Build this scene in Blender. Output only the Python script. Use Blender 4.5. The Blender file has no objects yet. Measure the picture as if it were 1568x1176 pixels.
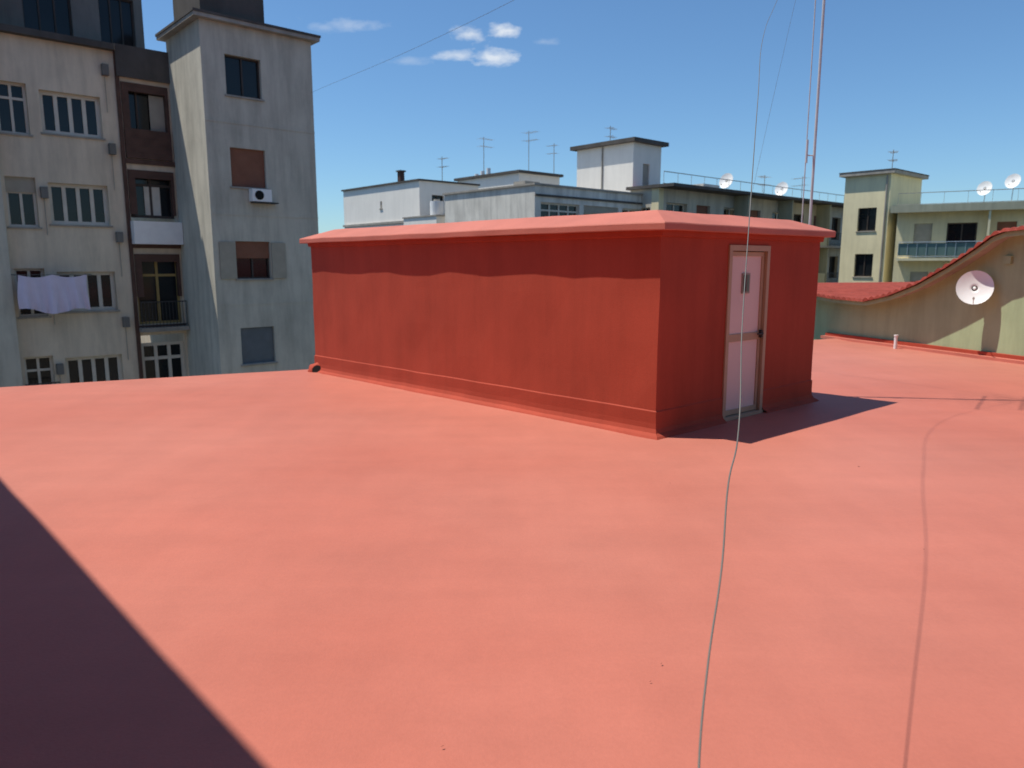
import bpy, math, random
from mathutils import Vector, noise
random.seed(4)
scn=bpy.context.scene
R=(.745,.667); L=(-.667,.745); NR=(.667,-.745); NL=(-.745,-.667)
# ------------------------------------------------------------------ materials
def mat(name,col,rough=.85,var=.12,scale=1.5,streak=0,bump=0,bscale=60,metal=0,slats=0,spec=.3,fine=0,big=0):
    m=bpy.data.materials.new(name); m.use_nodes=True
    nt=m.node_tree; N=nt.nodes; K=nt.links; p=N['Principled BSDF']
    p.inputs['Roughness'].default_value=rough; p.inputs['Metallic'].default_value=metal
    p.inputs['Specular IOR Level'].default_value=spec
    tc=N.new('ShaderNodeTexCoord')
    nz=N.new('ShaderNodeTexNoise'); nz.inputs['Scale'].default_value=scale; nz.inputs['Detail'].default_value=7
    K.new(tc.outputs['Object'],nz.inputs['Vector'])
    r=N.new('ShaderNodeValToRGB'); r.color_ramp.elements[0].position=.3; r.color_ramp.elements[1].position=.7
    r.color_ramp.elements[0].color=[c*(1-var) for c in col]+[1]
    r.color_ramp.elements[1].color=[min(1,c*(1+var)) for c in col]+[1]
    K.new(nz.outputs['Fac'],r.inputs['Fac']); out=r.outputs['Color']
    def mul(o,src,fac,lo,hi,a,b):
        rr=N.new('ShaderNodeValToRGB'); rr.color_ramp.elements[0].position=a; rr.color_ramp.elements[1].position=b
        lo3=lo if isinstance(lo,tuple) else (lo,lo,lo)
        rr.color_ramp.elements[0].color=lo3+(1,); rr.color_ramp.elements[1].color=(hi,hi,hi,1)
        K.new(src,rr.inputs['Fac'])
        x=N.new('ShaderNodeMix'); x.data_type='RGBA'; x.blend_type='MULTIPLY'; x.inputs[0].default_value=fac
        K.new(o,x.inputs[6]); K.new(rr.outputs['Color'],x.inputs[7]); return x.outputs[2]
    def mapn(sc,nsc,rot=0,rg=.65):
        mp=N.new('ShaderNodeMapping'); mp.inputs['Scale'].default_value=sc; mp.inputs['Rotation'].default_value=(0,0,rot)
        K.new(tc.outputs['Object'],mp.inputs['Vector'])
        n2=N.new('ShaderNodeTexNoise'); n2.inputs['Scale'].default_value=nsc; n2.inputs['Detail'].default_value=8; n2.inputs['Roughness'].default_value=rg
        K.new(mp.outputs['Vector'],n2.inputs['Vector']); return n2.outputs['Fac']
    if streak:
        out=mul(out,mapn((2.2,2.2,.3),1.3),streak,.45,1.0,.34,.58)
        out=mul(out,mapn((1,1,1),.9,0,.75),streak*.5,.6,1.0,.38,.55)
    if big:
        out=mul(out,mapn((1,1,1),.16,0,.5),big,(.93,.74,.68),1.0,.38,.62)
        out=mul(out,mapn((.35,3.2,1),1.1,math.radians(-42),.6),big*.28,.82,1.04,.35,.65)
        out=mul(out,mapn((3.0,.4,1),.9,math.radians(-42),.6),big*.28,.85,1.04,.35,.65)
        out=mul(out,mapn((1,1,1),1.6,0,.7),big*.24,.80,1.03,.40,.56)
    if fine:
        n3=N.new('ShaderNodeTexNoise'); n3.inputs['Scale'].default_value=45; n3.inputs['Detail'].default_value=5
        K.new(tc.outputs['Object'],n3.inputs['Vector'])
        out=mul(out,n3.outputs['Fac'],fine,.7,1.08,.35,.65)
    if slats:
        sp=N.new('ShaderNodeSeparateXYZ'); K.new(tc.outputs['Object'],sp.inputs[0])
        a=N.new('ShaderNodeMath'); a.operation='MULTIPLY'; a.inputs[1].default_value=slats; K.new(sp.outputs['Z'],a.inputs[0])
        b=N.new('ShaderNodeMath'); b.operation='FRACT'; K.new(a.outputs[0],b.inputs[0])
        bp=N.new('ShaderNodeBump'); bp.inputs['Distance'].default_value=.02; K.new(b.outputs[0],bp.inputs['Height']); K.new(bp.outputs[0],p.inputs['Normal'])
    elif bump:
        n4=N.new('ShaderNodeTexNoise'); n4.inputs['Scale'].default_value=bscale; n4.inputs['Detail'].default_value=6
        K.new(tc.outputs['Object'],n4.inputs['Vector'])
        bp=N.new('ShaderNodeBump'); bp.inputs['Strength'].default_value=bump; bp.inputs['Distance'].default_value=.01
        K.new(n4.outputs['Fac'],bp.inputs['Height']); K.new(bp.outputs[0],p.inputs['Normal'])
    K.new(out,p.inputs['Base Color'])
    return m
M=dict(
 floor=mat('red_waterproof_floor',(.530,.190,.135),.6,.06,.5,0,.16,70,fine=.10,spec=.35,big=.8),
 wallred=mat('red_painted_render',(.42,.072,.040),.75,.09,1.0,.22,.14,60,fine=.10,spec=.2),
 roofred=mat('red_painted_slab',(.54,.17,.12),.65,.10,1.6,0,.2,50,fine=.15),
 conc=mat('grey_render',(.58,.54,.44),.9,.09,.6,.42,.2),
 beige=mat('beige_render',(.72,.61,.46),.9,.07,.7,.33,.2),
 white=mat('white_render',(.86,.82,.74),.9,.03,.4,.12,.1),
 offw=mat('weathered_white_render',(.74,.71,.63),.9,.10,.7,.45,.2),
 yellow=mat('pale_yellow_render',(.82,.73,.46),.9,.06,.5,.2,.1),
 olive=mat('greygreen_render',(.45,.44,.31),.9,.10,.5,.3,.2),
 dgrey=mat('dark_grey_render',(.20,.19,.17),.9,.15,.6,.4,.2),
 slab=mat('dark_slab_edge',(.10,.09,.08),.9,.2,1,.3),
 trimgrey=mat('concrete_trim',(.38,.35,.30),.9,.15,1,.4),
 glass=mat('window_glass',(.010,.012,.014),.12,.5,.5,spec=.35),
 dark=mat('dark_interior',(.012,.012,.012),.9,.3),
 frame=mat('pale_window_frame',(.62,.58,.49),.5,.08,3),
 framed=mat('dark_window_frame',(.07,.055,.045),.6,.1,3),
 framey=mat('ochre_window_frame',(.38,.27,.10),.6,.1,3),
 blind=mat('brown_roller_blind',(.26,.12,.08),.8,.1,3,slats=18),
 blindb=mat('blue_roller_blind',(.15,.18,.21),.7,.1,3,slats=18),
 shut=mat('grey_shutter',(.42,.41,.36),.7,.1,3,slats=20),
 wood=mat('brown_panel',(.10,.055,.042),.7,.2,3,slats=4),
 iron=mat('dark_iron',(.05,.05,.05),.6,.2,5),
 steel=mat('galvanised_steel',(.50,.58,.62),.6,.1,5,metal=0),
 gold=mat('bronze_anodised_frame',(.46,.34,.23),.5,.06,5),
 doorp=mat('white_door_panel',(.74,.60,.56),.5,.04,2),
 wplast=mat('white_enamel',(.84,.83,.80),.4,.04,4),
 green=mat('pale_green_render',(.40,.50,.29),.9,.08,.8,.3,.25),
 tile=mat('red_roof_tile',(.34,.065,.042),.75,.2,4,0,.3),
 cable=mat('grey_cable',(.15,.15,.14),.6,.1,5),
 cloth=mat('lilac_cloth',(.70,.62,.74),.9,.06,2),
 asphalt=mat('asphalt',(.05,.05,.052),.9,.2,.3),
 glgreen=mat('green_glazing',(.13,.20,.17),.4,.1,2),
 bitum=mat('flat_roof_bitumen',(.20,.20,.20),.9,.2,.8),
 leaf=mat('dry_leaf',(.14,.06,.04),.9,.3,9),
)
# ------------------------------------------------------------------ builder
class Fr:
    def __init__(s,o,u,n): s.o=o;s.u=u;s.n=n
    def p(s,a,d,z): return (s.o[0]+a*s.u[0]+d*s.n[0], s.o[1]+a*s.u[1]+d*s.n[1], z)
class Ob:
    def __init__(s,name,loc=(0,0,0)):
        s.e=bpy.data.objects.new(name,None); scn.collection.objects.link(s.e); s.parts={}
        s.e.empty_display_size=.3
    def g(s,part,m): return s.parts.setdefault((part,m),([],[]))
    def quad(s,part,m,pts):
        v,f=s.g(part,m); i=len(v); v.extend(pts); f.append(tuple(range(i,i+len(pts))))
    def hexa(s,part,m,P):
        v,f=s.g(part,m); i=len(v); v.extend(P)
        for q in ((0,1,2,3),(7,6,5,4),(0,4,5,1),(1,5,6,2),(2,6,7,3),(3,7,4,0)): f.append(tuple(i+k for k in q))
    def box(s,part,m,F,a0,a1,d0,d1,z0,z1):
        s.hexa(part,m,[F.p(a0,d0,z0),F.p(a1,d0,z0),F.p(a1,d1,z0),F.p(a0,d1,z0),F.p(a0,d0,z1),F.p(a1,d0,z1),F.p(a1,d1,z1),F.p(a0,d1,z1)])
    def wall(s,part,m,F,a0,a1,z0,z1,ops,rev=.2):
        us=sorted(set([a0,a1]+[o[0] for o in ops]+[o[1] for o in ops])); zs=sorted(set([z0,z1]+[o[2] for o in ops]+[o[3] for o in ops]))
        zs=[z for z in zs if z0<=z<=z1]
        for i in range(len(us)-1):
            for j in range(len(zs)-1):
                cu=(us[i]+us[i+1])/2; cz=(zs[j]+zs[j+1])/2
                if any(o[0]<cu<o[1] and o[2]<cz<o[3] for o in ops): continue
                s.quad(part,m,[F.p(us[i],0,zs[j]),F.p(us[i+1],0,zs[j]),F.p(us[i+1],0,zs[j+1]),F.p(us[i],0,zs[j+1])])
        for o in ops:
            c=[(o[0],o[2]),(o[1],o[2]),(o[1],o[3]),(o[0],o[3])]
            for k in range(4):
                a,b=c[k],c[(k+1)%4]
                s.quad(part,m,[F.p(a[0],0,a[1]),F.p(b[0],0,b[1]),F.p(b[0],-rev,b[1]),F.p(a[0],-rev,a[1])])
    def win(s,F,o,kind='glass',fm='frame',n=2,rev=.2,fw=.05,sill=True,tr=False):
        a0,a1,z0,z1=o
        s.quad('panes','dark' if kind=='open' else 'glass',[F.p(a0,-rev,z0),F.p(a1,-rev,z0),F.p(a1,-rev,z1),F.p(a0,-rev,z1)])
        if kind in('blind','blindb','shut'):
            s.box('roller_blinds',kind,F,a0+.005,a1-.005,-rev+.06,-rev+.09,z0,z1)
        else:
            if kind=='half': s.box('roller_blinds','blind',F,a0+.005,a1-.005,-rev+.08,-rev+.11,z0+(z1-z0)*.55,z1)
            if kind=='third': s.box('roller_blinds','shut',F,a0+.005,a1-.005,-rev+.08,-rev+.11,z0+(z1-z0)*.7,z1)
            d0,d1=-rev+.002,-rev+.06
            s.box('window_frames',fm,F,a0,a1,d0,d1,z0,z0+fw); s.box('window_frames',fm,F,a0,a1,d0,d1,z1-fw,z1)
            for i in range(n+1):
                c=a0+fw/2+(a1-a0-fw)*i/n
                s.box('window_frames',fm,F,c-fw/2,c+fw/2,d0,d1-.003,z0+fw,z1-fw)
            if tr: s.box('window_frames',fm,F,a0+fw,a1-fw,d0,d1-.006,z0+(z1-z0)*.7-fw/2,z0+(z1-z0)*.7+fw/2)
        if sill: s.box('window_sills','trimgrey',F,a0-.06,a1+.06,-.02,.06,z0-.06,z0-.003)
    def rail(s,F,a0,a1,d,z0,h=1.0,step=.12,m='iron'):
        s.box('railing',m,F,a0,a1,d-.02,d+.02,z0+h-.04,z0+h); s.box('railing',m,F,a0,a1,d-.015,d+.015,z0+.08,z0+.11)
        k=int((a1-a0)/step)
        for i in range(k+1):
            c=a0+.01+(a1-a0-.02)*i/k; s.box('railing',m,F,c-.009,c+.009,d-.009,d+.009,z0,z0+h-.04)
    def tube(s,part,m,a,b,r,n=8):
        a=Vector(a);b=Vector(b);d=(b-a).normalized(); x=d.orthogonal().normalized(); y=d.cross(x)
        v,f=s.g(part,m); i=len(v)
        for c in(a,b):
            for k in range(n):
                t=2*math.pi*k/n; v.append(tuple(c+(x*math.cos(t)+y*math.sin(t))*r))
        for k in range(n): f.append((i+k,i+(k+1)%n,i+n+(k+1)%n,i+n+k))
        f.append(tuple(i+k for k in range(n))); f.append(tuple(i+n+k for k in range(n-1,-1,-1)))
    def done(s,smooth=()):
        for (part,m),(v,f) in s.parts.items():
            me=bpy.data.meshes.new(part); me.from_pydata([tuple(x) for x in v],[],f); me.materials.append(M[m]); me.update()
            if part in smooth:
                for q in me.polygons:q.use_smooth=True
            o=bpy.data.objects.new(part,me); scn.collection.objects.link(o); o.parent=s.e
        return s.e
def body(B,c,lr,ll,z0,z1,m,opr=(),opl=(),u=R,l=L,nr=NR,nl=NL,roofm='bitum',rev=.2):
    FR=Fr(c,u,nr); FL=Fr(c,l,nl)
    B.wall('walls',m,FR,0,lr,z0,z1,list(opr),rev); B.wall('walls',m,FL,0,ll,z0,z1,list(opl),rev)
    FB=Fr(FR.p(lr,0,0)[:2],l,(u[0],u[1])); B.wall('walls',m,FB,0,ll,z0,z1,[])
    FK=Fr(FL.p(ll,0,0)[:2],u,l); B.wall('walls',m,FK,0,lr,z0,z1,[])
    B.quad('roof',roofm,[FR.p(0,0,z1-.002),FR.p(lr,0,z1-.002),FR.p(lr,-ll,z1-.002),FR.p(0,-ll,z1-.002)])
    return FR,FL
def slabroof(B,FR,lr,ll,z0,z1,ov,m='slab'):
    B.box('roof_slab',m,FR,-ov,lr+ov,-ll-ov,ov,z0,z1)

# ------------------------------------------------------------------ ground
def plane(name,pts,m):
    me=bpy.data.meshes.new(name); me.from_pydata(pts,[],[tuple(range(len(pts)))]); me.materials.append(M[m])
    o=bpy.data.objects.new(name,me); scn.collection.objects.link(o); return o
plane('ground',[(-3000,-3000,-15),(3000,-3000,-15),(3000,3000,-15),(-3000,3000,-15)],'asphalt')

# ------------------------------------------------------------------ terrace roof we stand on
def edge_y(x): return 12.85+.466*(x+3.5)
Q=[(-14,-8),(17.0,-8),(8.2,18.32),(-14,edge_y(-14))]
T=Ob('red_roof_terrace')
n=160; vs=[];fs=[]
for j in range(n+1):
    for i in range(n+1):
        a=i/n;b=j/n
        x=(Q[0][0]*(1-a)+Q[1][0]*a)*(1-b)+(Q[3][0]*(1-a)+Q[2][0]*a)*b
        y=(Q[0][1]*(1-a)+Q[1][1]*a)*(1-b)+(Q[3][1]*(1-a)+Q[2][1]*a)*b
        k=min(1,(1-b)*12)
        z=(.010*noise.noise((x*.45,y*.45,3))+.004*noise.noise((x*2.1,y*2.1,1)))*k-.008
        vs.append((x,y,z))
for j in range(n):
    for i in range(n):
        k=j*(n+1)+i; fs.append((k,k+1,k+n+2,k+n+1))
T.parts[('floor','floor')]=(vs,fs)
for k in range(4):
    a=Q[k];b=Q[(k+1)%4]; T.quad('walls','beige',[(a[0],a[1],-15),(b[0],b[1],-15),(b[0],b[1],-.3),(a[0],a[1],-.3)])
    T.quad('edge','roofred',[(a[0],a[1],-.3),(b[0],b[1],-.3),(b[0],b[1],-.009),(a[0],a[1],-.009)])
ev,ef=T.g('edge_lip','floor')
prof=[(-.5,-.02),(-.4,-.004),(-.22,.004),(-.08,.018),(.02,.022),(.07,.01),(.08,-.12)]
du=Vector((1,.466)).normalized(); dn=Vector((-du.y,du.x)); cnt=160
for i in range(cnt+1):
    x=-14+(8.2+14)*i/cnt; y=edge_y(x)
    for (o,z) in prof:
        w=.010*noise.noise((x*.9,5,0))*(1 if o>-.3 else .3); ev.append((x+dn.x*o,y+dn.y*o,z+w))
for i in range(cnt):
    for k in range(len(prof)-1):
        a=i*len(prof)+k; ef.append((a,a+1,a+len(prof)+1,a+len(prof)))
T.done(smooth=('floor','edge_lip'))
Dg=Ob('roof_debris')
for (x,y) in [(.62,3.05),(-.27,2.6),(2.7,4.6),(3.2,6.6),(1.35,6.1),(.7,3.2)]:
    r=random.uniform(.004,.007); t=random.uniform(0,3.14); dx=math.cos(t)*r; dy=math.sin(t)*r
    Dg.quad('bits','leaf',[(x-dx*1.6,y-dy*1.6,.002),(x+dy*.5,y-dx*.5,.007),(x+dx*1.6,y+dy*1.6,.004),(x-dy*.5,y+dx*.5,.003)])
Dg.done()

# ------------------------------------------------------------------ rooftop hut (lofted rings)
def offpoly(P,d):
    out=[];m=len(P)
    for i in range(m):
        p0=Vector(P[i-1]);p1=Vector(P[i]);p2=Vector(P[(i+1)%m])
        e1=(p1-p0).normalized();e2=(p2-p1).normalized()
        n1=Vector((e1.y,-e1.x));n2=Vector((e2.y,-e2.x)); b=(n1+n2); b=b/ (1+n1.dot(n2)); out.append(p1+b*d)
    return out
def loft(B,part,m,P,prof,samp,jit=.004,skip=None,cap=False,seed=0):
    v,f=B.g(part,m); base=len(v); tot=sum(len(s) for s in samp)
    for (d,z) in prof:
        O=offpoly(P,d)
        for e in range(len(P)):
            a=O[e];b=O[(e+1)%len(P)]
            for t in samp[e]:
                q=a.lerp(b,t); k=Vector((q.x*1.7,q.y*1.7,z*1.7+seed))
                w=noise.noise_vector(k)*jit+noise.noise_vector(k*4)*jit*.35
                v.append((q.x+w.x,q.y+w.y,z+w.z*(1 if z>.02 else 0)))
    lab=[(e,i) for e in range(len(P)) for i in range(len(samp[e]))]
    for r in range(len(prof)-1):
        for k in range(tot):
            k2=(k+1)%tot
            if skip and skip(lab[k],r): continue
            f.append((base+r*tot+k,base+r*tot+k2,base+(r+1)*tot+k2,base+(r+1)*tot+k))
    if cap: f.append(tuple(base+(len(prof)-1)*tot+k for k in range(tot)))
A=(1.555,7.83);Bc=(-3.43,12.79);C=(4.09,9.97);D=(-.9,14.93)
P=[A,C,D,Bc]   # ccw
LAC=3.317; s0,s1=1.23/LAC,2.08/LAC
def usamp(k,ch): return [0,ch]+[i/k for i in range(1,k)]+[1-ch]
def ac():
    return sorted([0,.008]+[i*s0/4 for i in range(1,4)]+[s0]+[s0+(s1-s0)*.5]+[s1]+[s1+(1-s1)*i/4 for i in range(1,4)]+[.992])
samp=[ac(),usamp(18,.004),usamp(10,.008),usamp(22,.004)]
i0=samp[0].index(s0); i1=samp[0].index(s1)
H=Ob('red_rooftop_hut')
prof=[(.11,-.03),(.075,.010),(.035,.035),(.016,.08),(.012,.14),(.012,.27),(.001,.282),(0,.6),(0,1.0),(0,1.5),(0,2.06),(0,2.21)]
def sk(l,r): return l[0]==0 and i0<=l[1]<i1 and r<10
loft(H,'walls','wallred',P,prof,samp,.008,sk)
samp2=[usamp(12,.006),usamp(18,.004),usamp(12,.006),usamp(20,.004)]
loft(H,'roof_slab','roofred',P,[(-.1,2.20),(.125,2.195),(.13,2.203),(.13,2.262),(.122,2.275),(-.28,2.425),(-.6,2.45)],samp2,.009,None,True,3)
loft(H,'drip_edge','wallred',P,[(.0,2.13),(.03,2.138),(.035,2.197)],samp2,.005,None,False,6)
u=((C[0]-A[0])/LAC,(C[1]-A[1])/LAC); nn=(u[1],-u[0]); FA=Fr(A,u,nn)
a0,a1=1.23,2.08
H.quad('door_reveal','wallred',[FA.p(a0-.02,-.12,0),FA.p(a1+.02,-.12,0),FA.p(a1+.02,-.12,2.08),FA.p(a0-.02,-.12,2.08)])
for (x0,x1,z0,z1) in((a0-.005,a0+.055,0,2.065),(a1-.055,a1+.005,0,2.065),(a0+.055,a1-.055,2.0,2.065)):
    H.box('door_frame','gold',FA,x0,x1,-.1,.02,z0,z1)
for (x0,x1,z0,z1) in((a0+.06,a0+.105,.04,1.99),(a1-.105,a1-.06,.04,1.99),(a0+.105,a1-.105,.04,.10),(a0+.105,a1-.105,.93,1.02),(a0+.105,a1-.105,1.94,1.99)):
    H.box('door_leaf_rails','gold',FA,x0,x1,-.08,-.02,z0,z1)
H.box('door_panels','doorp',FA,a0+.105,a1-.105,-.06,-.035,.10,.93)
H.box('door_panels','doorp',FA,a0+.105,a1-.105,-.06,-.035,1.02,1.94)
H.box('door_vent','trimgrey',FA,a0+.34,a0+.50,-.034,-.02,1.50,1.74)
H.box('door_vent','dark',FA,a0+.36,a0+.41,-.019,-.015,1.52,1.72); H.box('door_vent','glgreen',FA,a0+.43,a0+.48,-.019,-.015,1.52,1.72)
H.box('door_handle','iron',FA,a1-.10,a1-.065,-.019,.02,.95,1.04); H.tube('door_handle','iron',FA.p(a1-.08,.03,1.0),FA.p(a1-.2,.03,1.0),.010)
H.box('threshold','gold',FA,a0-.02,a1+.02,-.1,.03,-.01,.03)
H.done()

# tall stair house beside the photographer: throws the foreground shadow
H2=Ob('red_stair_house')
w=Vector((.689,-.725)); off=Vector((-.725,-.689)); h2=5.0; sx=.42; sy=-.055
sh=Vector((-4.51,6.28))-Vector((sx,sy))*h2
ps=sh-w*1.2; pe=sh+w*7.6
P2=[tuple(pe+off*4.0),tuple(pe),tuple(ps),tuple(ps+off*4.0)]
P2i=[tuple(x) for x in offpoly(P2,-.13)]
ss=[usamp(10,.01)]*4
loft(H2,'walls','wallred',P2i,[(.07,-.03),(.03,.03),(.01,.12),(.01,.28),(0,.29),(0,1.4),(0,2.75),(0,4.75)],ss,.005)
loft(H2,'roof_slab','roofred',P2i,[(-.1,4.74),(.13,4.74),(.13,5.0),(-.3,5.06)],ss,.012,None,True,9)
H2.done()
# unseen block added behind the photographer to cut sky fill and deepen shade
B=Ob('added_sky_blocker')
FW=Fr((-13.5,-2.6),(1,-.03),(.03,1)); ow=[(1.5+3.2*k,2.9+3.2*k,z,z+1.5) for k in range(8) for z in(1,4,7,10)]
B.wall('walls','dgrey',FW,0,27,-.02,13,ow)
for k,o in enumerate(ow): B.win(FW,o,['glass','half','glass'][k%3],'frame',2)
for a in(0,27): B.quad('walls','dgrey',[FW.p(a,0,-.02),FW.p(a,-5,-.02),FW.p(a,-5,13),FW.p(a,0,13)])
B.quad('walls','dgrey',[FW.p(0,-5,-.02),FW.p(27,-5,-.02),FW.p(27,-5,13),FW.p(0,-5,13)])
B.box('roof_slab','slab',FW,-.2,27.2,-5.2,.2,13,13.25); B.done()

# ------------------------------------------------------------------ drain outlet near hut corner
O=Ob('roof_drain_outlet')
oc=Vector((-3.36,12.60,.045)); ax=Vector((.15,-1,.45)).normalized()
x=ax.orthogonal().normalized(); y=ax.cross(x)
v,f=O.g('collar','wallred'); pr=[(.17,-.09),(.14,-.05),(.10,-.03),(.085,-.024),(.078,-.026),(.072,-.06)]
for (r,d) in pr:
    for k in range(24):
        t=k/24*6.2832; jj=1+.25*noise.noise((math.cos(t)*2,math.sin(t)*2,r*9)); v.append(tuple(oc+ax*d+(x*math.cos(t)+y*math.sin(t))*r*jj))
for r in range(5):
    for k in range(24): f.append((r*24+k,r*24+(k+1)%24,(r+1)*24+(k+1)%24,(r+1)*24+k))
O.tube('pipe_hole','dark',oc-ax*.03,oc-ax*.018,.088,20)
O.done(smooth=('collar',))

# ------------------------------------------------------------------ mast, antenna, cables
def yagi(name,base,h,boomdir=(1,.3,0),s=1.0,r=.02,mt='steel',zs=None,nel=7):
    Bq=Ob(name); b=Vector(base); t=b+Vector((0,0,h)); Bq.tube('mast',mt,b,t,r)
    bd=Vector(boomdir).normalized(); cr=Vector((-bd.y,bd.x,0))
    for zz in (zs or [h-.1]):
        c=b+Vector((0,0,zz)); a=c-bd*.35*s; e=c+bd*.85*s; Bq.tube('boom',mt,a,e,r*.5)
        for i in range(nel):
            q=a.lerp(e,i/(nel-1)); l=(.42-.03*i)*s; Bq.tube('elements',mt,q-cr*l,q+cr*l,r*.3,5)
    Bq.done(); return t
yagi('tv_antenna_mast',(4.1,10.38,.02),7.3,(-.6,-.8,0),1.0,.019,zs=[5.75,7.0],nel=9)
Kt=Ob('mast_bracket')
for z in(1.0,1.9): Kt.tube('arm','steel',(3.93,10.12,z),(4.1,10.38,z),.015)
Kt.tube('side_rod','steel',(3.98,10.36,2.35),(3.98,10.36,7.0),.008); Kt.tube('side_rod','steel',(3.98,10.36,3.3),(4.1,10.38,3.3),.008)
Kt.tube('side_rod','steel',(3.985,10.35,3.2),(3.985,10.35,3.5),.016); Kt.done()
def cable(name,pts,r,m='cable',closed=False,wob=0):
    cu=bpy.data.curves.new(name,'CURVE'); cu.dimensions='3D'; cu.bevel_depth=r; cu.bevel_resolution=2
    sp=cu.splines.new('BEZIER'); sp.bezier_points.add(len(pts)-1)
    for b,p in zip(sp.bezier_points,pts): b.co=p; b.handle_left_type=b.handle_right_type='AUTO'
    cu.materials.append(M[m]); o=bpy.data.objects.new(name,cu); scn.collection.objects.link(o)
cable('antenna_cable',[(4.1,10.36,6.9),(3.5,9.6,5.75),(2.9,8.6,4.72),(2.15,6.7,3.78),(1.47,4.63,2.79),(1.05,3.34,2.03),(.83,2.66,1.62),(.68,2.17,1.32),(.60,1.975,1.25),(.519,1.73,1.107),(.43,1.5,.98),(.363,1.295,.883),(.25,.8,.6),(.15,-.2,.25),(.1,-1.2,.02)],.0024)
cable('overhead_wire',[(-7.3,28.2,8.0),(-1.6,19.3,7.45),(4.1,10.38,7.25)],.004)
cable('guy_wire',[(4.1,10.38,7.2),(3.6,10.25,4.8),(3.15,10.15,2.44)],.0016)

# ------------------------------------------------------------------ green gabled neighbour
G=Ob('green_gabled_house')
gw=Vector((.316,-.949)); go=Vector((8.2,18.5)); gn=Vector((-.949,-.316)); FG=Fr(go,gw,gn)
pr=[(-3.2,1.22),(-1.0,1.10),(.2,1.0),(1.2,.98),(1.9,1.14),(2.6,1.40),(3.3,1.76),(3.9,2.12),(4.25,2.36),(4.5,2.44),(5.0,2.47),(7,2.6),(10,2.4)]
def pz(s):
    for a,b in zip(pr,pr[1:]):
        if s<=b[0]: t=(s-a[0])/(b[0]-a[0]); return a[1]+(b[1]-a[1])*t
    return pr[-1][1]
VO=.38
for a,b in zip(pr,pr[1:]):
    G.quad('walls','green',[FG.p(a[0],0,-15),FG.p(b[0],0,-15),FG.p(b[0],0,b[1]),FG.p(a[0],0,a[1])])
    G.quad('eave_soffit','trimgrey',[FG.p(a[0],VO-.01,a[1]-.03),FG.p(b[0],VO-.01,b[1]-.03),FG.p(b[0],-6,b[1]-.03),FG.p(a[0],-6,a[1]-.03)])
    G.hexa('verge_board','green',[FG.p(a[0],VO-.03,a[1]-.09),FG.p(b[0],VO-.03,b[1]-.09),FG.p(b[0],VO,b[1]-.09),FG.p(a[0],VO,a[1]-.09),FG.p(a[0],VO-.03,a[1]),FG.p(b[0],VO-.03,b[1]),FG.p(b[0],VO,b[1]),FG.p(a[0],VO,a[1])])
for s in(-3.2,10): G.quad('walls','green',[FG.p(s,0,-15),FG.p(s,-6,-15),FG.p(s,-6,pz(s)),FG.p(s,0,pz(s))])
v,f=G.g('roof_tiles','tile'); per=.17; st=per/8; col=[VO+.08,.0,-1.5,-3,-6]
ns=int(13.2/st)
for i in range(ns+1):
    s=-3.2+i*st; h=abs(math.sin(math.pi*s/per)); jit=.012*noise.noise((math.floor(s/per)*3.1,0,0))
    for c in col: v.append(FG.p(s,c+(jit*2 if c>.3 else 0),pz(s)+.015+.062*h+jit))
for i in range(ns):
    for c in range(len(col)-1):
        a=i*len(col)+c; f.append((a,a+1,a+len(col)+1,a+len(col)))
for i in range(ns):
    s=-3.2+i*st; a=i*len(col); b=(i+1)*len(col)
    G.quad('tile_ends','tile',[v[a],v[b],FG.p(s+st,VO+.08,pz(s+st)+.0),FG.p(s,VO+.08,pz(s))])
G.box('wall_box','green',FG,4.25,4.4,.004,.06,1.85,2.0)
G.done()
Kb=Ob('red_parapet_kerb')
Kb.box('kerb','roofred',FG,-.35,10,.10,.24,-.02,.05); Kb.box('upstand','wallred',FG,-.35,10,.003,.098,-.02,.12)
Kb.done()
Vp=Ob('white_vent_pipe'); vp=FG.p(2.2,.42,0); Vp.tube('pipe','wplast',(vp[0],vp[1],-.01),(vp[0],vp[1],.27),.035,14); Vp.tube('collar','wplast',(vp[0],vp[1],.27),(vp[0],vp[1],.30),.045,14); Vp.done()
def dish(name,c,face,rad,foot,thick=.018):
    B=Ob(name); c=Vector(c); d=Vector(face).normalized(); x=d.cross(Vector((0,0,1))).normalized(); y=x.cross(d)
    for part,sg in(('reflector',0),('back',-.012)):
        v,f=B.g(part,'wplast'); i0=len(v)
        v.append(tuple(c+d*sg)); nr=6;nk=28
        for r in range(1,nr+1):
            q=r/nr
            for k in range(nk):
                t=k/nk*6.2832; v.append(tuple(c+d*(sg+rad*.22*q*q)+(x*math.cos(t)+y*math.sin(t)*1.08)*rad*q))
        for k in range(nk): f.append((i0,i0+1+k,i0+1+(k+1)%nk))
        for r in range(nr-1):
            for k in range(nk):
                a=i0+1+r*nk; f.append((a+k,a+(k+1)%nk,a+nk+(k+1)%nk,a+nk+k))
    bot=c-y*rad*1.0+d*rad*.22; l=c+d*rad*1.15-y*rad*.95
    B.tube('feed_arm','trimgrey',bot,l,rad*.022); B.tube('receiver','trimgrey',l-d*rad*.1,l+d*rad*.1,rad*.06)
    B.tube('mount','steel',c-d*.02,c-d*rad*.35,rad*.1)
    ft=Vector(foot); kn=c-d*rad*.35; B.tube('bracket','steel',kn,ft,rad*.06); B.done(smooth=('reflector','back'))
dish('satellite_dish',FG.p(3.90,.30,1.37),(-.50,-.80,.30),.32,FG.p(4.0,0,1.2))

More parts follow.
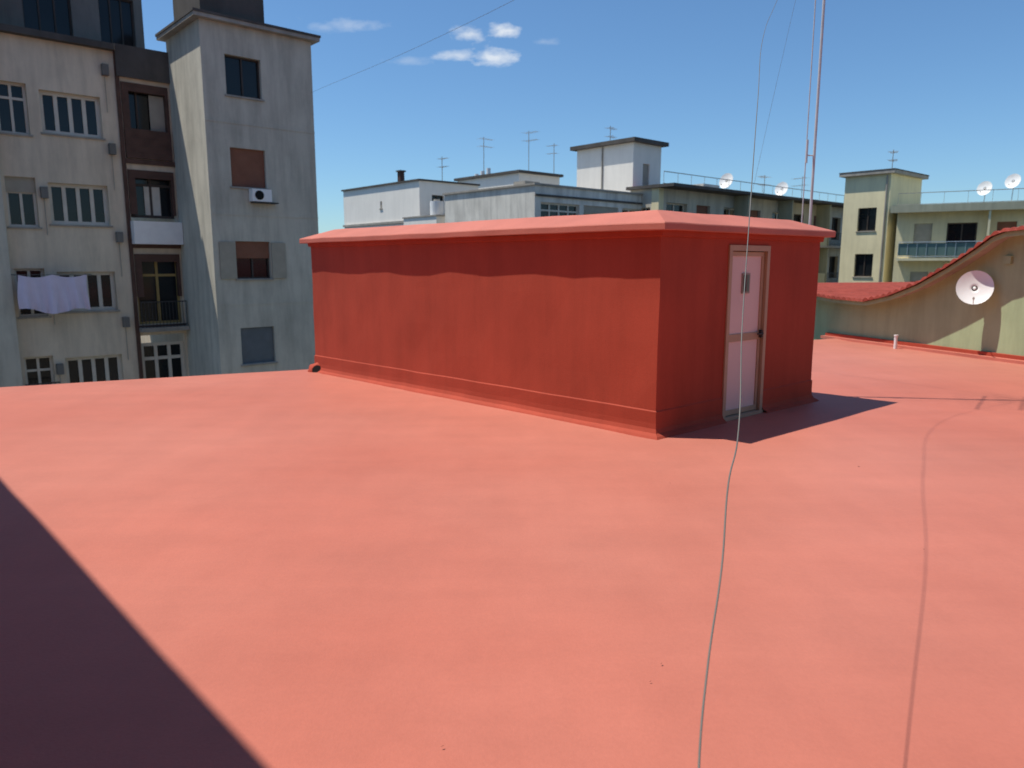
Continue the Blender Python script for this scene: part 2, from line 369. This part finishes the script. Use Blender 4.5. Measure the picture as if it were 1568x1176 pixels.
# ------------------------------------------------------------------ left tower
T0=(-10.2,25.6)
B=Ob('concrete_stair_tower')
cen=[8.14,5.13,1.98,-1.05,-4.1,-7.2,-10.3]
ops=[(.78,2.02,z-.65,z+.65) for z in cen]
FR,FL=body(B,T0,3.95,3.3,-15,9.75,'conc',ops)
kinds=['glass','blind','half','blindb','blind','glass','half']
for o,kd in zip(ops,kinds): B.win(FR,o,kd,'framed',2)
for (x0,x1) in((.20,.74),(2.06,2.58)): B.box('shutters','shut',FR,x0,x1,.02,.06,1.33,2.6)
for z in(6.6,3.55,.45,-2.6): B.box('string_courses','conc',FR,.0,3.95,.004,.015,z-.04,z+.04)
slabroof(B,FR,3.95,3.3,9.75,9.87,.24,'trimgrey'); B.box('roof_edge','slab',FR,-.27,4.22,-3.57,.27,9.873,9.95)
B.box('air_conditioner','wplast',FR,1.35,2.05,.02,.32,4.0,4.42)
B.tube('air_conditioner_fan','dark',FR.p(1.6,.33,4.21),FR.p(1.6,.335,4.21),.16,20); B.box('ac_brackets','iron',FR,1.4,2.3,.01,.3,3.95,3.99)
B.box('roof_room','slab',FR,.2,2.4,-2.9,-.35,9.95,11.2)
B.done()
# beige apartment block
T2=FL.p(3.3,0,0)[:2]
FBg=Fr(T2,(-R[0],-R[1]),NR); TOP=9.2
B=Ob('beige_apartment_building')
zl=[6.8,3.85,.9,-2.05,-5,-7.95,-10.9]
opA=[(2.3,4.1,z-.68,z+.68) for z in zl]
opB=[(4.45,5.3,z-.8,z+.8) for z in zl]
opC=[(.08,1.62,z-1.25,z+1.3) for z in zl]
B.wall('walls','beige',FBg,0,5.45,-15,TOP,opA+opB+opC,.25)
for i,o in enumerate(opA):
    B.win(FBg,o,'third' if i in(4,) else 'glass','frame',4,.25,.12,tr=False)
for i,o in enumerate(opB):
    B.win(FBg,o,'third' if i==1 else 'glass','frame',2,.25,.08,tr=True)
for i,o in enumerate(opC):
    a0,a1,z0,z1=o
    st=['wood','redwhite','ochre','white','white','ochre','wood'][i]
    if st=='wood':
        B.win(FBg,(a0,a1,z0+1.0,z1),'glass','framed',3,.25,.06,False); B.box('veranda_panels','wood',FBg,a0,a1,-.2,.1,z0,z0+1.0)
        B.box('curtains','shut',FBg,a0+.1,a0+.6,-.19,-.16,z0+1.0,z1-.3)
    elif st=='redwhite':
        B.win(FBg,(a0,a1,z0+.9,z1),'glass','framed',2,.25,.09,False,True); B.box('veranda_panels','wplast',FBg,a0-.06,a1+.06,-.2,.45,z0-.05,z0+.75)
        B.box('curtains','frame',FBg,a0+.45,a1-.55,-.24,-.2,z0+1.0,z1-.5)
    elif st=='ochre':
        B.win(FBg,(a0,a1,z0,z1),'glass','framey',2,.25,.09,False,True); B.rail(FBg,a0-.02,a1+.02,.4,z0-.1,.95); B.box('balcony_slab','trimgrey',FBg,a0-.05,a1+.05,.0,.46,z0-.25,z0-.1)
    else:
        B.win(FBg,(a0,a1,z0+.3,z1-.3),'glass','frame',3,.25,.12,False,True); B.box('veranda_panels','frame',FBg,a0,a1,-.2,-.05,z0,z0+.3)
    if st in('redwhite','ochre','wood'):
        B.box('veranda_posts','wood',FBg,a1-.22,a1,-.14,.06,z0+1.0,z1); B.box('veranda_posts','wood',FBg,a0,a0+.1,-.14,.06,z0+1.0,z1); B.box('veranda_posts','wood',FBg,a0+.1,a1-.22,-.14,.06,z1-.28,z1)
for z in [x-1.44 for x in zl]:
    B.box('floor_bands','wood',FBg,.0,1.65,.004,.08,z,z+.16)
B.box('divider_pier','wood',FBg,1.66,1.78,.004,.08,-3.0,TOP); B.box('divider_pier','conc',FBg,1.66,1.78,.004,.08,-15,-3.0)
B.box('flank_wall','conc',FBg,5.45,9.5,-6,.35,-15,14)
B.quad('walls','beige',[FBg.p(0,0,-15),FBg.p(0,-8,-15),FBg.p(0,-8,TOP),FBg.p(0,0,TOP)])
B.quad('roof','bitum',[FBg.p(0,0,TOP),FBg.p(5.45,0,TOP),FBg.p(5.45,-8,TOP),FBg.p(0,-8,TOP)])
B.box('cornice','slab',FBg,1.8,5.44,.01,.3,9.05,9.25)
B.box('top_balcony_front','slab',FBg,0.0,1.75,.085,.16,8.25,9.3)
ph=[(2.4,3.9,9.9,11.6),(.3,1.5,9.6,11.6)]
FP=Fr(FBg.p(0,-2.4,0)[:2],FBg.u,FBg.n); B.wall('penthouse_walls','dgrey',FP,-.0,5.45,TOP,12.8,ph)
for o in ph: B.win(FP,o,'glass','framed',3)
B.quad('penthouse_roof','slab',[FBg.p(-.3,-1.8,12.8),FBg.p(5.45,-1.8,12.8),FBg.p(5.45,-8,12.8),FBg.p(-.3,-8,12.8)])
B.quad('penthouse_walls','dgrey',[FBg.p(0,-2.4,TOP),FBg.p(0,-8,TOP),FBg.p(0,-8,12.8),FBg.p(0,-2.4,12.8)])
for (a,z) in((1.98,5.6),(4.15,4.0),(1.98,2.6),(4.2,1.0),(2.0,-.4),(4.2,-1.9),(2.0,8.2)):
    B.box('wall_boxes','dgrey',FBg,a,a+.20,.02,.22,z,z+.36); B.tube('wall_pipes','trimgrey',FBg.p(a+.11,.05,z-1.2),FBg.p(a+.11,.05,z),.012)
B.rail(FBg,4.4,5.4,.45,-3.0,.9); B.box('balcony_slab','trimgrey',FBg,4.35,5.42,.004,.5,-3.15,-3.0)
B.done()
Ld=Ob('hanging_laundry')
def cloth(a0,a1,zt,zb,d,m,sag,cut=0):
    v,f=Ld.g('sheet',m); i0=len(v); nx=40;nz=14
    for j in range(nz+1):
        for i in range(nx+1):
            q=i/nx; a=a0+(a1-a0)*q; t=j/nz
            bot=zb+cut*q+.10*math.sin(q*9)
            z=zt-(zt-bot)*t-sag*abs(math.sin(math.pi*q*2))*(1-.5*t)
            v.append(FBg.p(a+.03*math.sin(t*4+q*5),d+.09*math.sin(a*17+t*2.5)*t+.04*math.sin(a*9)+.03*math.sin(a*41)*t,z))
    for j in range(nz):
        for i in range(nx):
            q=i0+j*(nx+1)+i; f.append((q,q+1,q+nx+2,q+nx+1))
cloth(3.35,5.35,1.5,.30,.75,'cloth',.09,.05)
Ld.tube('line','cable',FBg.p(3.2,.75,1.5),FBg.p(5.5,.75,1.5),.008)
for a in(3.25,5.4): Ld.tube('line_bracket','iron',FBg.p(a,0,1.5),FBg.p(a,.8,1.5),.015)
Ld.done(smooth=('sheet',))

# ------------------------------------------------------------------ middle distance
B=Ob('white_apartment_building')
opl=[(4.6,4.85,5.7,6.2),(7.5,8.6,2.6,4.0),(2,3.2,2.6,4.0)]
ow=[(1,2,5.2,6.4),(2.6,3.6,5.2,6.4),(1,2,2,3.4)]
FR,FL=body(B,(-6.1,50),5,10,-15,7.25,'white',ow,opl)
for o in opl: B.win(FL,o,'glass','framed',1)
for o in ow: B.win(FR,o,'glass','framed',2)
B.box('coping','slab',FR,-.12,5.1,-10.1,.12,7.25,7.36)
B.box('chimney','wood',FL,3.5,3.85,-1.2,-.85,7.36,8.2); B.box('chimney_cap','slab',FL,3.42,3.93,-1.28,-.77,8.2,8.3)
B.box('ledge','trimgrey',FL,0,10,.004,.14,4.6,4.75)
B.done()
B=Ob('low_white_annex')
FR,FL=body(B,(-4.65,46.4),1.3,3.6,-15,4.75,'white',[],[(1,2,2,3.3)]); B.win(FL,(1,2,2,3.3)); B.box('coping','trimgrey',FR,-.06,1.36,-3.66,.06,4.75,4.83)
B.done()
B=Ob('rooftop_water_tank'); B.tube('tank','wplast',FR.p(.6,-.75,4.83),FR.p(.6,-.75,5.7),.42,20); B.tube('lid','trimgrey',FR.p(.6,-.75,5.7),FR.p(.6,-.75,5.82),.2,16); B.done()
B=Ob('grey_apartment_building')
lr,ll=14.2,7.9
opr=[]
for z in(3.75,.6,-2.6,-5.8,-9):
    for i in range(4): opr.append((.45+i*3.35,.45+i*3.35+3.0,z,z+1.35))
FR,FL=body(B,(1.2,40),lr,ll,-15,5.95,'offw',opr,[])
for k,o in enumerate(opr): B.win(FR,o,'third' if k%3==1 else 'glass','frame',4,.2,.09,tr=True)
B.box('coping','trimgrey',FR,-.1,lr+.1,-ll-.1,.1,5.95,6.05); B.box('string_course','slab',FR,-.0,lr,.004,.10,5.4,5.5)
ps_=(FR.p(11.0,-2.4,0)[:2])
FR3,FL3=body(B,ps_,2.9,4.95,6.05,9.55,'white',[(1.0,1.7,6.6,8.3)],[],roofm='slab')
B.win(FR3,(1.0,1.7,6.6,8.3),'shut')
slabroof(B,FR3,2.9,4.95,9.55,9.8,.35,'slab')
B.tube('wall_pipe','trimgrey',FL3.p(2.6,.05,6.1),FL3.p(2.6,.05,9.5),.05)
B.box('tiled_canopy','tile',FR3,-.2,3.1,.01,1.1,6.5,6.62)
B.box('roof_machinery','trimgrey',FR,3,4.2,-5,-4,6.05,6.7)
B.done()
B=Ob('far_rooftop_block')
FR,FL=body(B,(.5,53),4,7,-15,8.1,'white',[(1,2,6.2,7.4)],[(2,3,6.3,7.3)]); B.win(FR,(1,2,6.2,7.4)); B.win(FL,(2,3,6.3,7.3)); slabroof(B,FR,4,7,8.1,8.28,.2)
for k in range(3):
    B.tube('roof_vent','wplast',FL.p(4.5+k*.7,-1,8.28),FL.p(4.5+k*.7,-1,8.9-.15*k),.16,14)
B.done()
B=Ob('long_balcony_building')
c4=(8.7,45); LR=25.5
opr=[]
for z in(3.75,.7,-2.35,-5.4):
    for i in range(8): opr.append((.8+i*3.1,.8+i*3.1+(1.5 if i%2 else 2.1),z,z+1.75))
FR,FL=body(B,c4,LR,2.15,-15,6.3,'conc',opr,[(.6,1.5,3.9,5.2)],rev=.3)
for k,o in enumerate(opr): B.win(FR,o,['glass','half','glass','blind','glass'][k%5],['frame','framed'][k%2],2,.3,.08,False)
B.win(FL,(.6,1.5,3.9,5.2),'glass')
body(B,FR.p(6.4,-2.16,0)[:2],LR-6.6,8,-15,6.2,'conc')
B.box('roof_coping','slab',FR,-.25,LR+.1,-2.3,1.25,6.3,6.48)
B.box('corner_pier','yellow',FR,-.02,.45,-.5,.03,-15,6.29)
for z in(3.2,.15,-2.9,-5.95):
    B.box('balcony_slabs','trimgrey',FR,2.4,LR,.01,1.15,z-.14,z+.02)
    for q in range(4):
        a=2.4+q*5.8
        if q%2==0: B.box('balcony_parapet','olive',FR,a,a+5.5,1.05,1.13,z+.02,z+1.0)
        else: B.rail(FR,a,a+5.6,1.08,z+.02,1.0,.14)
for a in(8.2,14.0,19.8): B.box('balcony_dividers','olive',FR,a-.05,a+.05,.02,1.1,-15,6.29)
B.rail(FR,.3,LR,.1,6.48,.8,1.4,'trimgrey')
B.box('roof_room','offw',FR,9,11,-5,-3,6.2,7.4)
B.done()
def onroof(F,a,d,z,nm='tv_antenna',h=2.6,s=1.0): yagi(nm,F.p(a,d,z),h,(random.uniform(-1,1),random.uniform(-1,1),0),s,.024,'trimgrey',[h-.15,h-.7],6)
onroof(FR,14,-1.2,6.4,h=1.8); onroof(FR,20,-1.4,6.4,h=2.2)
for (a,z) in((8.6,7.35),(16.0,7.3)):
    dish('satellite_dish',FR.p(a,-.9,z),(-.7,-.7,.35),.50,(FR.p(a,-.9,6.45)))
Fx=Fr((-6.1,50),R,NR); Fy=Fr((1.2,40),R,NR); Fz=Fr((.5,53),R,NR)
onroof(Fz,.8,-4.8,8.28,h=2.9); onroof(Fz,2.4,-1.6,8.28,h=3.1); onroof(Fz,3.8,-.4,8.2,h=2.3,s=.7); onroof(Fy,12.3,-5.5,9.8,h=1.3,s=.8); onroof(Fx,3,-1.5,7.3,h=1.9,s=.7)
B=Ob('yellow_stair_tower')
c5=(24.4,49)
opl=[(.75,1.95,z-.75,z+.75) for z in(4.75,1.75,-1.3,-4.4)]
FR,FL=body(B,c5,5.2,2.95,-15,7.6,'yellow',[],opl)
for o in opl: B.win(FL,o,'glass','framed',2)
slabroof(B,FR,5.2,2.95,7.6,7.8,.3,'trimgrey'); B.box('roof_edge','slab',FR,-.32,5.52,-3.27,.32,7.803,7.87)
B.tube('downpipe','trimgrey',FL.p(.2,.06,-15),FL.p(.2,.06,7.5),.06)
B.done()
onroof(FR,3.8,-1.5,7.9,h=1.7,s=.8)
B=Ob('balcony_apartment_building')
u6=Vector((12.5,-7.3)).normalized(); n6=Vector((u6.y,-u6.x))
F6=Fr((24.6,48.2),u6,n6); W=15
ops=[]
for z in(2.35,-.65,-3.65,-6.65):
    for a,w_ in((1.0,1.0),(2.8,1.6),(5.4,1.0),(7.3,1.0),(9.3,1.8),(12.2,1.2)): ops.append((a,a+w_,z-(0.0),z+2.0))
B.wall('walls','yellow',F6,0,W,-15,5.1,ops,.25)
for k,o in enumerate(ops): B.win(F6,o,['shut','glass','half','glass','blind','glass','third'][k%7],['frame','framed'][k%2],2,.25,.08,False)
B.quad('roof','bitum',[F6.p(0,0,5.1),F6.p(W,0,5.1),F6.p(W,-8,5.1),F6.p(0,-8,5.1)])
B.quad('walls','yellow',[F6.p(0,0,-15),F6.p(0,-8,-15),F6.p(0,-8,5.1),F6.p(0,0,5.1)])
B.box('roof_slab','olive',F6,-.3,W,-8,1.0,5.103,5.4)
B.box('gutter','olive',F6,-.35,W,1.003,1.08,5.0,5.45)
for z in(2.2,-.8,-3.8):
    B.box('balcony_slabs','yellow',F6,.2,W,.01,1.35,z-.16,z)
    B.box('balcony_parapet','yellow',F6,5.0,9.0,1.27,1.34,z,z+.95)
    B.rail(F6,9.1,W,1.3,z,1.0,.14)
    B.box('balcony_glazing','glgreen',F6,.25,4.9,1.28,1.31,z+.15,z+.9); B.rail(F6,.25,4.9,1.34,z,1.0,.5,'steel')
for a in(4.95,9.05): B.box('balcony_dividers','yellow',F6,a-.06,a+.06,.02,.99,-15,5.1)
B.rail(F6,.0,W,.8,5.4,.8,1.2,'trimgrey')
B.box('roof_room','yellow',F6,11,15,-6,-2,5.4,7.0)
B.done()
for a in(4.6,6.0): dish('satellite_dish',F6.p(a,-.3,6.35+.25*(a-4.6)),(-.8,-.6,.35),.42,F6.p(a,-.3,5.4))
for i,(x,y,w_,d_,h_,m_) in enumerate([(-30,75,16,12,1.0,'beige'),(-8,85,14,10,3.0,'offw'),(25,90,18,12,2.5,'yellow'),(52,70,16,14,3.0,'conc'),(-48,50,14,16,3,'beige')]):
    B=Ob('distant_apartment_building')
    opr=[(1.2+3*k,2.6+3*k,z,z+1.5) for k in range(int(w_/3)-0) if 2.6+3*k<w_ for z in(h_-2.4,h_-5.4,h_-8.4)]
    opl=[(1.2+3*k,2.6+3*k,z,z+1.5) for k in range(int(d_/3)) if 2.6+3*k<d_ for z in(h_-2.4,h_-5.4,h_-8.4)]
    FR,FL=body(B,(x,y),w_,d_,-15,h_,m_,opr,opl)
    for o in opr:B.win(FR,o)
    for o in opl:B.win(FL,o)
    B.box('coping','slab',FR,-.1,w_+.1,-d_-.1,.1,h_,h_+.15); B.done()

# ------------------------------------------------------------------ light
sd=Vector((-.42,.055,1)).normalized(); el=math.asin(sd.z)
ld=bpy.data.lights.new('sun','SUN'); ld.energy=5.0; ld.angle=math.radians(.53); ld.color=(1,.95,.86)
so=bpy.data.objects.new('sun',ld); scn.collection.objects.link(so); so.rotation_euler=(-sd).to_track_quat('-Z','Y').to_euler(); so.location=(-10,2,30)
wd=bpy.data.worlds.new('World'); scn.world=wd; wd.use_nodes=True; nt=wd.node_tree; N=nt.nodes; K=nt.links
bg=N['Background']; bg.inputs[1].default_value=.098
sk_=N.new('ShaderNodeTexSky'); sk_.sky_type='NISHITA'; sk_.sun_disc=False; sk_.sun_elevation=el; sk_.sun_rotation=math.atan2(sd.x,sd.y)
sk_.altitude=100; sk_.air_density=1.0; sk_.dust_density=.3; sk_.ozone_density=2.5
tn=N.new('ShaderNodeMix'); tn.data_type='RGBA'; tn.blend_type='MULTIPLY'; tn.inputs[0].default_value=1; tn.inputs[7].default_value=(.82,1.10,1.30,1); K.new(sk_.outputs[0],tn.inputs[6])
tc=N.new('ShaderNodeTexCoord'); sp=N.new('ShaderNodeSeparateXYZ'); K.new(tc.outputs['Generated'],sp.inputs[0])
def mt(op,a,b=None,c=None,clamp=False):
    m=N.new('ShaderNodeMath'); m.operation=op; m.use_clamp=clamp
    for i,x in enumerate((a,b,c)):
        if x is None: continue
        if isinstance(x,(int,float)): m.inputs[i].default_value=x
        else: K.new(x,m.inputs[i])
    return m.outputs[0]
az=mt('DIVIDE',sp.outputs['X'],sp.outputs['Y']); ev_=mt('DIVIDE',sp.outputs['Z'],sp.outputs['Y'])
cb=N.new('ShaderNodeCombineXYZ'); K.new(az,cb.inputs[0]); K.new(mt('MULTIPLY',ev_,2.0),cb.inputs[1])
nz=N.new('ShaderNodeTexNoise'); nz.inputs['Scale'].default_value=28; nz.inputs['Detail'].default_value=8; nz.inputs['Roughness'].default_value=.6; K.new(cb.outputs[0],nz.inputs['Vector'])
nf=mt('MULTIPLY',mt('SUBTRACT',nz.outputs['Fac'],.5),4.2)
acc=None
for (px,e,w_,h_,op) in((768,.2915,24,.008,1),(718,.288,20,.008,.8),(757,.2615,32,.009,1),(698,.264,26,.006,.7),(535,.302,40,.007,.35),(497,.297,20,.006,.25),(628,.257,22,.005,.25),(832,.280,16,.004,.25)):
    a_=(px-784)/1201
    dx=mt('DIVIDE',mt('SUBTRACT',az,a_),w_/1201); dy=mt('DIVIDE',mt('SUBTRACT',ev_,e),h_)
    r=mt('SQRT',mt('ADD',mt('MULTIPLY',dx,dx),mt('MULTIPLY',dy,dy)))
    k=mt('MULTIPLY',mt('SUBTRACT',1.35,mt('ADD',r,nf)),.7,clamp=True); k=mt('MULTIPLY',k,op)
    acc=k if acc is None else mt('MAXIMUM',acc,k)
acc=mt('MULTIPLY',acc,mt('GREATER_THAN',sp.outputs['Y'],0)); acc=mt('MULTIPLY',acc,.8)
mx=N.new('ShaderNodeMix'); mx.data_type='RGBA'; K.new(acc,mx.inputs[0]); K.new(tn.outputs[2],mx.inputs[6]); mx.inputs[7].default_value=(8.8,9.2,9.6,1)
K.new(mx.outputs[2],bg.inputs[0])
# ------------------------------------------------------------------ camera
cd=bpy.data.cameras.new('camera'); cd.sensor_width=36; cd.lens=36*1130/1568; cd.clip_end=6000; cd.clip_start=.05
cd.dof.use_dof=True; cd.dof.focus_distance=3.2; cd.dof.aperture_fstop=4.0
co=bpy.data.objects.new('camera',cd); scn.collection.objects.link(co); co.location=(0,0,1.85); co.rotation_euler=(math.radians(90-9.25),0,0)
scn.camera=co
scn.view_settings.view_transform='Standard'; scn.view_settings.look='None'; scn.view_settings.exposure=0
